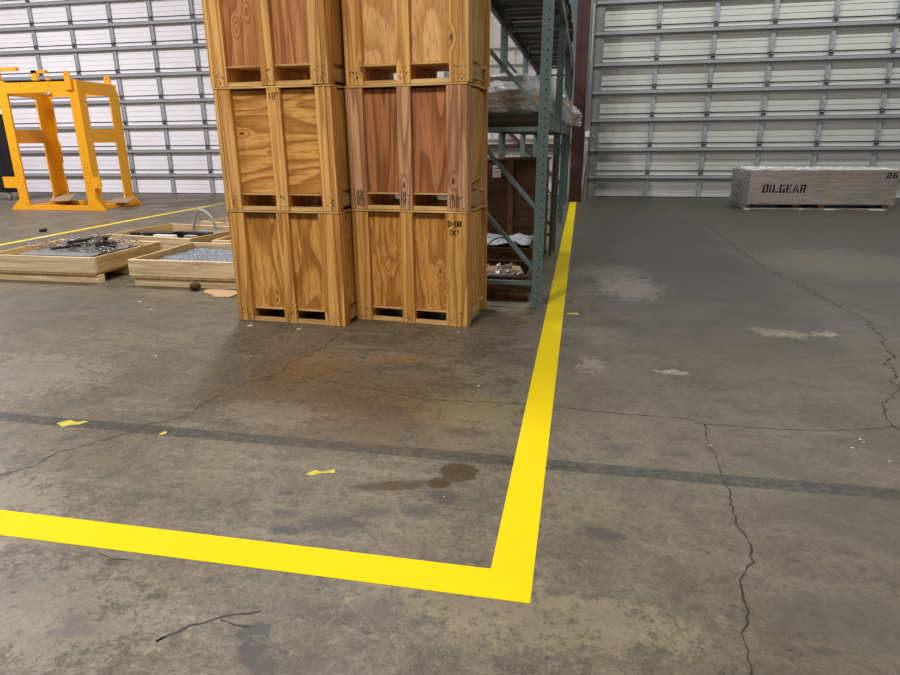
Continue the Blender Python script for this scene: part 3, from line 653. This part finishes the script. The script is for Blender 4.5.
sheet('bubble_wrap', -4.70, -3.38, 6.02, 7.13, 0.20, 0.018, 6, M['bubble'], 'grey bubble-textured sheet filling the pallet tray left of the crates', 'bubble wrap')

# contents of the middle tray
def local(cx, cy, rz, u, v): c, s_ = math.cos(R(rz)), math.sin(R(rz)); return cx+u*c-v*s_, cy+u*s_+v*c
TC = (-4.96-1.45*math.cos(R(10)), 7.43+1.45*math.sin(R(10)), -10)
for (u, v, l_, d_, h_, m_, nm, lb, ct, a) in (
    (.42, .42, .62, .16, .17, 'darkjunk', 'steel_block', 'dark square steel bar at the left in the middle pallet tray', 'steel block', 16),
    (.92, .66, .60, .12, .16, 'darkjunk', 'steel_block', 'dark steel bar lying behind the pale tube in the middle tray', 'steel block', 0),
    (.85, .20, .34, .08, .175, 'white_box', 'pale_tube', 'pale square tube end near the front of the middle tray', 'tube', 4),
    (1.20, .30, .16, .10, .17, 'galv', 'tube_clamp', 'grey clamp block beside the pale tube in the middle tray', 'clamp', 0)):
    px, py = local(*TC, u, v); o = MB().box(-l_/2, l_/2, -d_/2, d_/2, 0, h_).build(nm, M[m_], bevel=.006); o.location = (px, py, .115); o.rotation_euler = (0, 0, R(-10+a)); tag(o, lb, ct)
px, py = local(*TC, .98, .92)
sheet('grey_sheet', px-.3, px+.3, py-.12, py+.12, 0.22, 0.02, 8, M['lead'], 'crumpled pale grey sheet near the back board of the middle pallet tray', 'sheet', -10)
s = MB(); pts = []
for k in range(25):
    a = math.pi*k/24; pts.append((-0.225*math.cos(a)+0.015*math.sin(3*a), 0.02*math.sin(2*a), 0.02+0.39*math.sin(a)**0.8))
o = s.tube(pts, 0.021, 8).build('hose_loop', M['galv'], smooth=True); px, py = local(*TC, .72, 1.09); o.location = (px, py, .115); o.rotation_euler = (0, 0, R(-10)); tag(o, 'grey braided hose arching up out of the middle pallet tray', 'hose')
ft = empty('pipe_fitting', (-5.35, 9.42, .115)); tag(ft, 'bright metal pipe fitting in the farthest pallet tray', 'pipe fitting')
MB().tube([(-.2, 0, .12), (.18, .05, .16)], .05, 10).build('pipe', M['silver'], ft, smooth=True)
MB().tube([(-.22, 0, .12), (-.16, .01, .125)], .075, 12).tube([(.14, .045, .155), (.19, .05, .16)], .075, 12).build('flange', M['silver'], ft)
MB().box(-.22, .2, -.06, .1, 0, .045).build('cradle', M['old_wood'], ft)
# card and lump on the floor by the tray
o = MB().prism([(0, 0), (.18, -.10), (.22, -.16), (.38, -.14), (.42, .06), (.10, .16), (-.02, .10)], 0.0, .014, 'z').build('cardboard_piece', M['card']); o.location = (-3.78, 5.78, .002); o.rotation_euler = (R(2), 0, 0); tag(o, 'torn tan cardboard piece on the floor at the foot of the left crate stack', 'cardboard')
s = MB(); i0 = 0
s = grid(14, 8, lambda u, v: (.06*math.cos(2*math.pi*u)*math.sin(math.pi*v)*(1+.15*sn(u*6, v*5)), .05*math.sin(2*math.pi*u)*math.sin(math.pi*v)*(1+.15*sn(u*6, v*5)), .045-.045*math.cos(math.pi*v)))
o = s.build('brown_lump', M['old_wood'], smooth=True); o.location = (-3.93, 5.88, 0.0); tag(o, 'small round brown lump on the floor against the pallet tray', 'lump')

# ------------------------------------------------------------------ pallet rack
rk = empty('pallet_rack', (0, 0, 0));  tag(rk, 'tall green perforated steel pallet rack running back to the red column', 'rack')
XF0, XF1, XR0, XR1 = -0.405, -0.315, -1.14, -1.05
FY = [5.76, 8.90, 12.05, 15.25]
for fi, y in enumerate(FY):
    for (xa, xb) in ((XF0, XF1), (XR0, XR1)):
        s = MB()
        s.box(xa, xb, y, y+0.004, 0.008, 4.6).box(xa, xa+.004, y+.004, y+.07, 0.008, 4.6).box(xb-.004, xb, y+.004, y+.07, 0.008, 4.6).box(xa, xa+.02, y+.07, y+.074, .008, 4.6).box(xb-.02, xb, y+.07, y+.074, .008, 4.6)
        s.cur = 1
        if fi < 2 or xa == XF0:
            for k in range(58 if fi < 2 else 40): s.disc(((xa+xb)/2+0.012, y-0.0012, 0.06+k*0.0762*(1 if fi < 2 else 1.2)), 0.0085, 'y', 6); 
        up_ = s.build('upright', [M['rack'], M['rack_hole']], rk)
        MB().box(xa-.008, xb+.008, y-.01, y+.09, 0.0005, 0.007).build('foot_plate', M['rack'], up_)
    for z in (0.20, 1.555, 2.80, 4.0): MB().box(XR1, XF0, y+.02, y+.05, z, z+.038).build('horizontal_brace', M['rack'], rk)
    for za in ((0.35, 0.90, 1.72, 2.9) if fi == 0 else (0.35, 1.72, 2.9)):
        MB().bar((XF0+.01, y+.035, za), (XR1-.01, y+.035, za+.735), .035, .035, (0, 1, 0)).build('diagonal_brace', M['rack'], rk)
for (ya, yb) in zip(FY[:-1], FY[1:]):
    for z0, z1 in ((1.565, 1.70), (2.86, 3.0)):
        for xa in (XF0+.03, XR0+.02):
            s = MB(); s.box(xa, xa+.05, ya+.078, yb-.004, z0, z1).box(xa+.05, xa+.052, ya+.078, ya+.10, z0-.04, z1+.03).box(xa+.05, xa+.052, yb-.03, yb-.006, z0-.04, z1+.03)
            s.build('beam', M['rack_dark'], rk)
        n = 6
        for k in range(n): yy = ya+.2+(yb-ya-.35)*k/(n-1); MB().box(XR1+.022, XF0+.028, yy, yy+.05, z1-.06, z1-.02).build('deck_support', M['mesh_deck'], rk)
        MB().box(XR0, XF1, ya+.10, yb-.03, z1+.0005, z1+.018).build('shelf_board', M['rack_dark'], rk)
for o in list(rk.children):                                        # the rack leans a touch towards the aisle
    for v_ in o.data.vertices: v_.co.x += 0.0105*v_.co.z
# loads on the upper shelf (dark pallets seen from below)
for i, (ya, yb) in enumerate(((6.1, 7.3), (7.5, 8.7), (9.2, 10.4), (10.6, 11.8))):
    p = empty('wooden_pallet', (-1.2, ya, 3.019)); tag(p, ('nearest', 'second', 'third', 'farthest')[i] + ' dark wooden pallet up on the top rack shelf, counted from the camera', 'pallet', 'pallets on the top shelf')
    for k in range(3): MB().box(.02+k*.42, .08+k*.42, 0, 1.15, .02, .11).build('stringer', M['old_wood'], p)
    s = MB()
    for k in range(6): s.box(0, .95, k*.21, k*.21+.10, 0, .019)
    s.build('bottom_board', M['old_wood'], p)
    s = MB()
    for k in range(9): s.box(0, .95, k*.13, k*.13+.10, .111, .13)
    s.build('top_board', M['old_wood'], p)

# wrapped goods on the first shelf
def wrapped(x0, x1, y0, y1, z0, z1, label, seed, bulge=.07, boxm='card'):
    c = empty('wrapped_box', ((x0+x1)/2, (y0+y1)/2, z0)); tag(c, label, 'wrapped box', 'plastic wrapped boxes on the rack shelf')
    W, D, H = x1-x0, y1-y0, z1-z0
    s = MB(); s.box(-W/2+.06, W/2-.08, -D/2+.06, D/2-.06, .001, H*.40)
    s.build('carton', M[boxm], c, bevel=.01)
    MB().box(-W/2+.14, W/2-.24, -D/2+.2, D/2-.2, H*.401, H*.80).build('packed_part', M['lead'], c, bevel=.01)
    def f(u, v):
        a = 2*math.pi*u; ca, sa = math.cos(a), math.sin(a); k = max(abs(ca), abs(sa))
        kk = k**0.85; x, y = ca/kk*W/2*.97, sa/kk*D/2*.97
        if v < .5: t_ = v/.5; z = t_*H*.52; sc_ = 1+.02*math.sin(t_*9)
        else: t_ = (v-.5)/.5; z = H*(.52+.46*math.sin(t_*math.pi/2)**1.3); sc_ = 1-.98*t_**1.5
        n_ = sn(u*9+seed, v*7, seed, 1.6)*bulge*.5
        return (x*sc_*(1+n_), y*sc_*(1+n_), max(.004, z+n_*.5*H*v))
    o = grid(64, 24, f).build('plastic_wrap', M['wrap'], c, smooth=True)
    return c
wrapped(-1.12, -.36, 6.35, 8.3, 1.72, 2.16, 'long low carton under clear stretch wrap, nearest load on the lower rack shelf', 1.0)
wrapped(-1.0, -.24, 9.2, 10.3, 1.72, 2.36, 'tall plastic wrapped bundle bulging out past the green rack post', 4.0)
wrapped(-.95, -.22, 10.55, 11.7, 1.72, 2.2, 'plastic wrapped bundle behind the tall bulging one on the rack', 7.0)
o = MB().box(0, .62, 0, .5, 0, .42).build('cardboard_box', M['card'], bevel=.006); o.location = (-.86, 12.6, 1.72); tag(o, 'plain tan cardboard box on the rack shelf near the red column', 'box')
wrapped(-.75, -.06, 13.3, 14.5, 1.72, 2.16, 'farthest plastic wrapped bundle, sticking out in front of the red column', 9.0, .12)

# goods on the floor under the rack
def box_open(name, x0, x1, y0, y1, h, mat, matz, label):
    c = empty(name, (x0, y0, 0)); tag(c, label, 'crate'); W, D = x1-x0, y1-y0
    for k, yy in enumerate((0, D-.03)):
        MB().box(0, W, yy, yy+.03, .10, h).build('end_board', M[mat], c, bevel=.002)
    MB().box(0, .03, .031, D-.031, .10, h).build('side_board', M[mat], c); MB().box(W-.03, W, .031, D-.031, .10, h).build('side_board', M[mat], c)
    MB().box(.002, W-.002, .002, D-.002, .08, .099).build('deck', M[mat], c)
    for yy in (.0, D/2-.04, D-.08): MB().box(0, W, yy, yy+.08, .001, .079).build('skid', M[matz], c)
    return c
box_open('open_crate', -1.2, -.45, 5.98, 6.85, .235, 'old_wood', 'old_wood_z', 'low brown wooden tray under the rack behind the nearest green post')
box_open('open_crate', -1.22, -.50, 7.05, 7.80, .33, 'old_wood', 'old_wood_z', 'brown wooden crate under the rack covered by a grey plastic sheet')
MB_ = MB().box(-.03, .04, 0, .05, .0, .47).build('timber_stake', M['tray']); MB_.location = (-.475, 6.98, 0.001); MB_.rotation_euler = (0, R(7), 0); tag(MB_, 'pale timber upright leaning at the corner of the sheet-covered crate', 'timber')
sheet('plastic_sheet', -1.2, -.52, 7.08, 7.76, 0.335, 0.04, 5, M['sheet'], 'crumpled grey plastic sheet over the crate under the rack', 'plastic sheet')
o = MB().box(0, .42, 0, .3, 0, .06).box(.02, .40, .02, .28, .06, .07).build('cardboard_box', M['carddark'], bevel=.004); o.location = (-.96, 6.38, .13); o.rotation_euler = (0, 0, R(10)); tag(o, 'flat kraft carton in the low tray under the rack', 'carton')
for (x, y, n_, lb) in ((-.75, 6.16, 9, 'bagged bright fittings at the front of the low tray under the rack'), (-.86, 6.52, 6, 'small cluster of bright fittings on the flat carton under the rack')):
    s = MB(); rr = random.Random(n_)
    for k in range(n_):
        px, py = rr.uniform(-.13, .22), rr.uniform(-.04, .06)
        s.tube([(px, py, .025), (px+rr.uniform(.02, .06), py+rr.uniform(-.03, .03), .03+rr.uniform(0, .04))], rr.uniform(.012, .022), 7)
    o = s.build('metal_fittings', M['silver']); o.location = (x, y, .195 if y > 6.3 else .20); tag(o, lb, 'metal fittings', kind='stuff')
o = MB().tube([(-1.12, 6.05, .225), (-.6, 6.06, .225)], .022, 8).build('steel_pipe', M['galv_dark'], smooth=True); tag(o, 'grey steel pipe resting along the front of the low tray', 'pipe')
pts = [(-1.0+.34*k/12, 6.9, .36+.11*math.sin(math.pi*k/12)) for k in range(13)]
o = MB().tube([(-1.14, 6.9, .24)]+pts+[(-.60, 6.9, .25)], .009, 6).build('thin_hose', M['rack_dark'], smooth=True); tag(o, 'thin dark hose arching between the two crates under the rack', 'hose')
# big dark crate
bc = empty('brown_crate', (-1.43, 7.86, 0)); tag(bc, 'tall dark brown plywood crate with battens and a white paper label, standing under the rack', 'crate')
MB().box(.03, 1.0, .03, .95, .10, 1.24).build('body', M['old_wood'], bc)
MB().box(.0, 1.03, 0, .98, 1.241, 1.26).build('lid', M['old_wood'], bc)
for xx in (.02, .555, .94): MB().box(xx, xx+.07, .0, .029, .10, 1.24).build('batten', M['old_wood_z'], bc)
MB().box(.11, .94, 0.004, .029, .10, .19).build('bottom_batten', M['old_wood_z'], bc)
for yy in (.05, .45, .84): MB().box(.03, 1.0, yy, yy+.1, .001, .099).build('skid', M['old_wood'], bc)
plb = MB().box(.37, .47, .026, .029, 1.05, 1.19).build('paper_label', M['paper'], bc)
MB().box(.38, .46, .0245, .026, 1.15, 1.16).box(.38, .45, .0245, .026, 1.11, 1.12).box(.38, .455, .0245, .026, 1.08, 1.085).build('printed_lines', M['ink'], plb)
o = MB().bar((-.36, 8.35, 0.02), (-.345, 8.45, 1.27), .03, .02).build('timber_lath', M['old_wood_z']); tag(o, 'thin wooden lath standing at the right side of the tall dark brown crate', 'lath')

# ------------------------------------------------------------------ long grey crate (right)
gc = empty('long_crate', (3.44, 14.82, 0), 2.5); tag(gc, 'long low grey plywood crate with black stencilled lettering before the right door', 'crate')
LW, LD = 2.94, 1.05
gfp = MB().box(0, LW, 0, .02, .12, .785).build('front_panel', M['grey_wood'], gc)
MB().box(0, LW, LD-.02, LD, .12, .785).build('back_panel', M['grey_wood'], gc)
MB().box(0, .02, .021, LD-.021, .12, .785).build('end_panel', M['grey_wood'], gc); MB().box(LW-.02, LW, .021, LD-.021, .12, .785).build('end_panel', M['grey_wood'], gc)
MB().box(0, LW, 0, LD, .786, .80).build('lid', M['grey_wood'], gc)
MB().box(0.01, LW-.01, .01, LD-.01, .10, .119).build('deck', M['grey_wood'], gc)
for xx in (.02, .98, 1.50, 2.74):
    MB().box(xx, xx+.10, .01, LD-.01, .026, .10).build('skid', M['old_wood_z'], gc)
MB().box(0, LW-.1, .0, .09, .001, .025).box(0, LW-.1, LD-.09, LD, .001, .025).build('bottom_board', M['grey_wood'], gc)
# stencilled word, letters drawn as separate bars with stencil bridges
s = MB()
def bars(letter):
    t = .22
    D_ = {'O': [(0,0,.22,.95),(.44,.05,.66,1),(.28,.82,.66,1),(0,0,.38,.18)], 'I': [(0,0,.2,1)], 'L': [(0,0,.22,1),(.28,0,.6,.18)],
          'G': [(0,.05,.22,.95),(.0,.82,.28,1),(.34,.82,.66,1),(.0,0,.28,.18),(.34,0,.66,.18),(.44,.0,.66,.48),(.34,.36,.66,.5)],
          'E': [(0,0,.22,1),(.28,.82,.62,1),(.28,.42,.55,.58),(.28,0,.62,.18)], 
          'R': [(0,0,.22,1),(.28,.82,.6,1),(.44,.5,.66,.92),(.28,.42,.6,.58)],
          '2': [(0,.82,.6,1),(.42,.5,.62,1),(0,.42,.62,.58),(0,0,.2,.5),(0,0,.62,.18)], '6': [(0,0,.2,1),(.05,.82,.6,1),(.42,0,.62,.58),(.1,.42,.62,.58),(.1,0,.62,.16)]}
    return D_.get(letter, [])
def stencil(txt, x, z, h, wd):
    for ch in txt:
        k = wd/.66 if ch != 'I' else wd/.66
        if ch == 'A':
            for P in ([(0,0),(.2,0),(.36,1),(.24,1)], [(.5,0),(.7,0),(.48,1),(.40,1)], [(.24,.2),(.42,.2),(.44,.36),(.24,.36)]): s.face([(x+p*k, -.0014, z+q*h) for p, q in P])
            x += .7*k+.02
        else:
            for (a, b, c_, d) in bars(ch): s.face([(x+a*k, -.0014, z+b*h), (x+c_*k, -.0014, z+b*h), (x+c_*k+.05*k, -.0014, z+d*h), (x+a*k+.05*k, -.0014, z+d*h)])
            if ch == 'R': s.face([(x+(.36)*k, -.0014, z+.42*h), (x+.56*k, -.0014, z+.42*h), (x+.68*k, -.0014, z), (x+.46*k, -.0014, z)])
            x += (.2*k+.03) if ch == 'I' else (.66*k+.022)
stencil('OILGEAR', .33, .345, .17, .113)
stencil('26', 2.70, .64, .11, .095)
s.build('stencil_lettering', M['ink'], gfp)
def wrapf(u, v):
    # skirt of film round the left end: along the path front corner -> left end -> back
    L_ = [(.05, -.006), (-.012, -.012), (-.02, LD*.5), (-.012, LD+.012), (.12, LD+.006)]
    t_ = u*4; i = min(3, int(t_)); f_ = t_-i; x = L_[i][0]*(1-f_)+L_[i+1][0]*f_; y = L_[i][1]*(1-f_)+L_[i+1][1]*f_
    n_ = .035*(sn(u*14, v*8, 1.0, 1.3)+.9)*(0.2 if u < .22 else 1); return (x-n_*(1 if .2 < u < .8 else .2), y-n_*(.3 if u < .3 else 0), .02+.79*v)
o = grid(50, 20, wrapf).build('plastic_wrap', M['wrap_dark'], gc, smooth=True)
def topf(u, v):
    return (-.02+(LW+.02)*u, -.008+(LD+.02)*v, .806+.035*(1+sn(u*16, v*6, 2.0))*(0.25+math.sin(math.pi*min(1, v*1.1))*.8)*(1.3-.7*u))
grid(80, 14, topf).build('top_film', M['wrap'], gc, smooth=True)
MB().box(.35, 1.15, .25, .75, .8005, .812).box(1.55, 1.8, .2, .5, .8005, .812).build('top_board', M['card'], gc)
s = MB()
for (x, w_) in ((.0, .10), (1.1, .06), (1.58, .22), (2.45, .32)): MB().prism([(x, -.09), (x+w_, -.10), (x+w_*.9, -.01), (x+.01, -.01)], .001, .006, 'z').build('film_scrap', M['white_box'], gc)
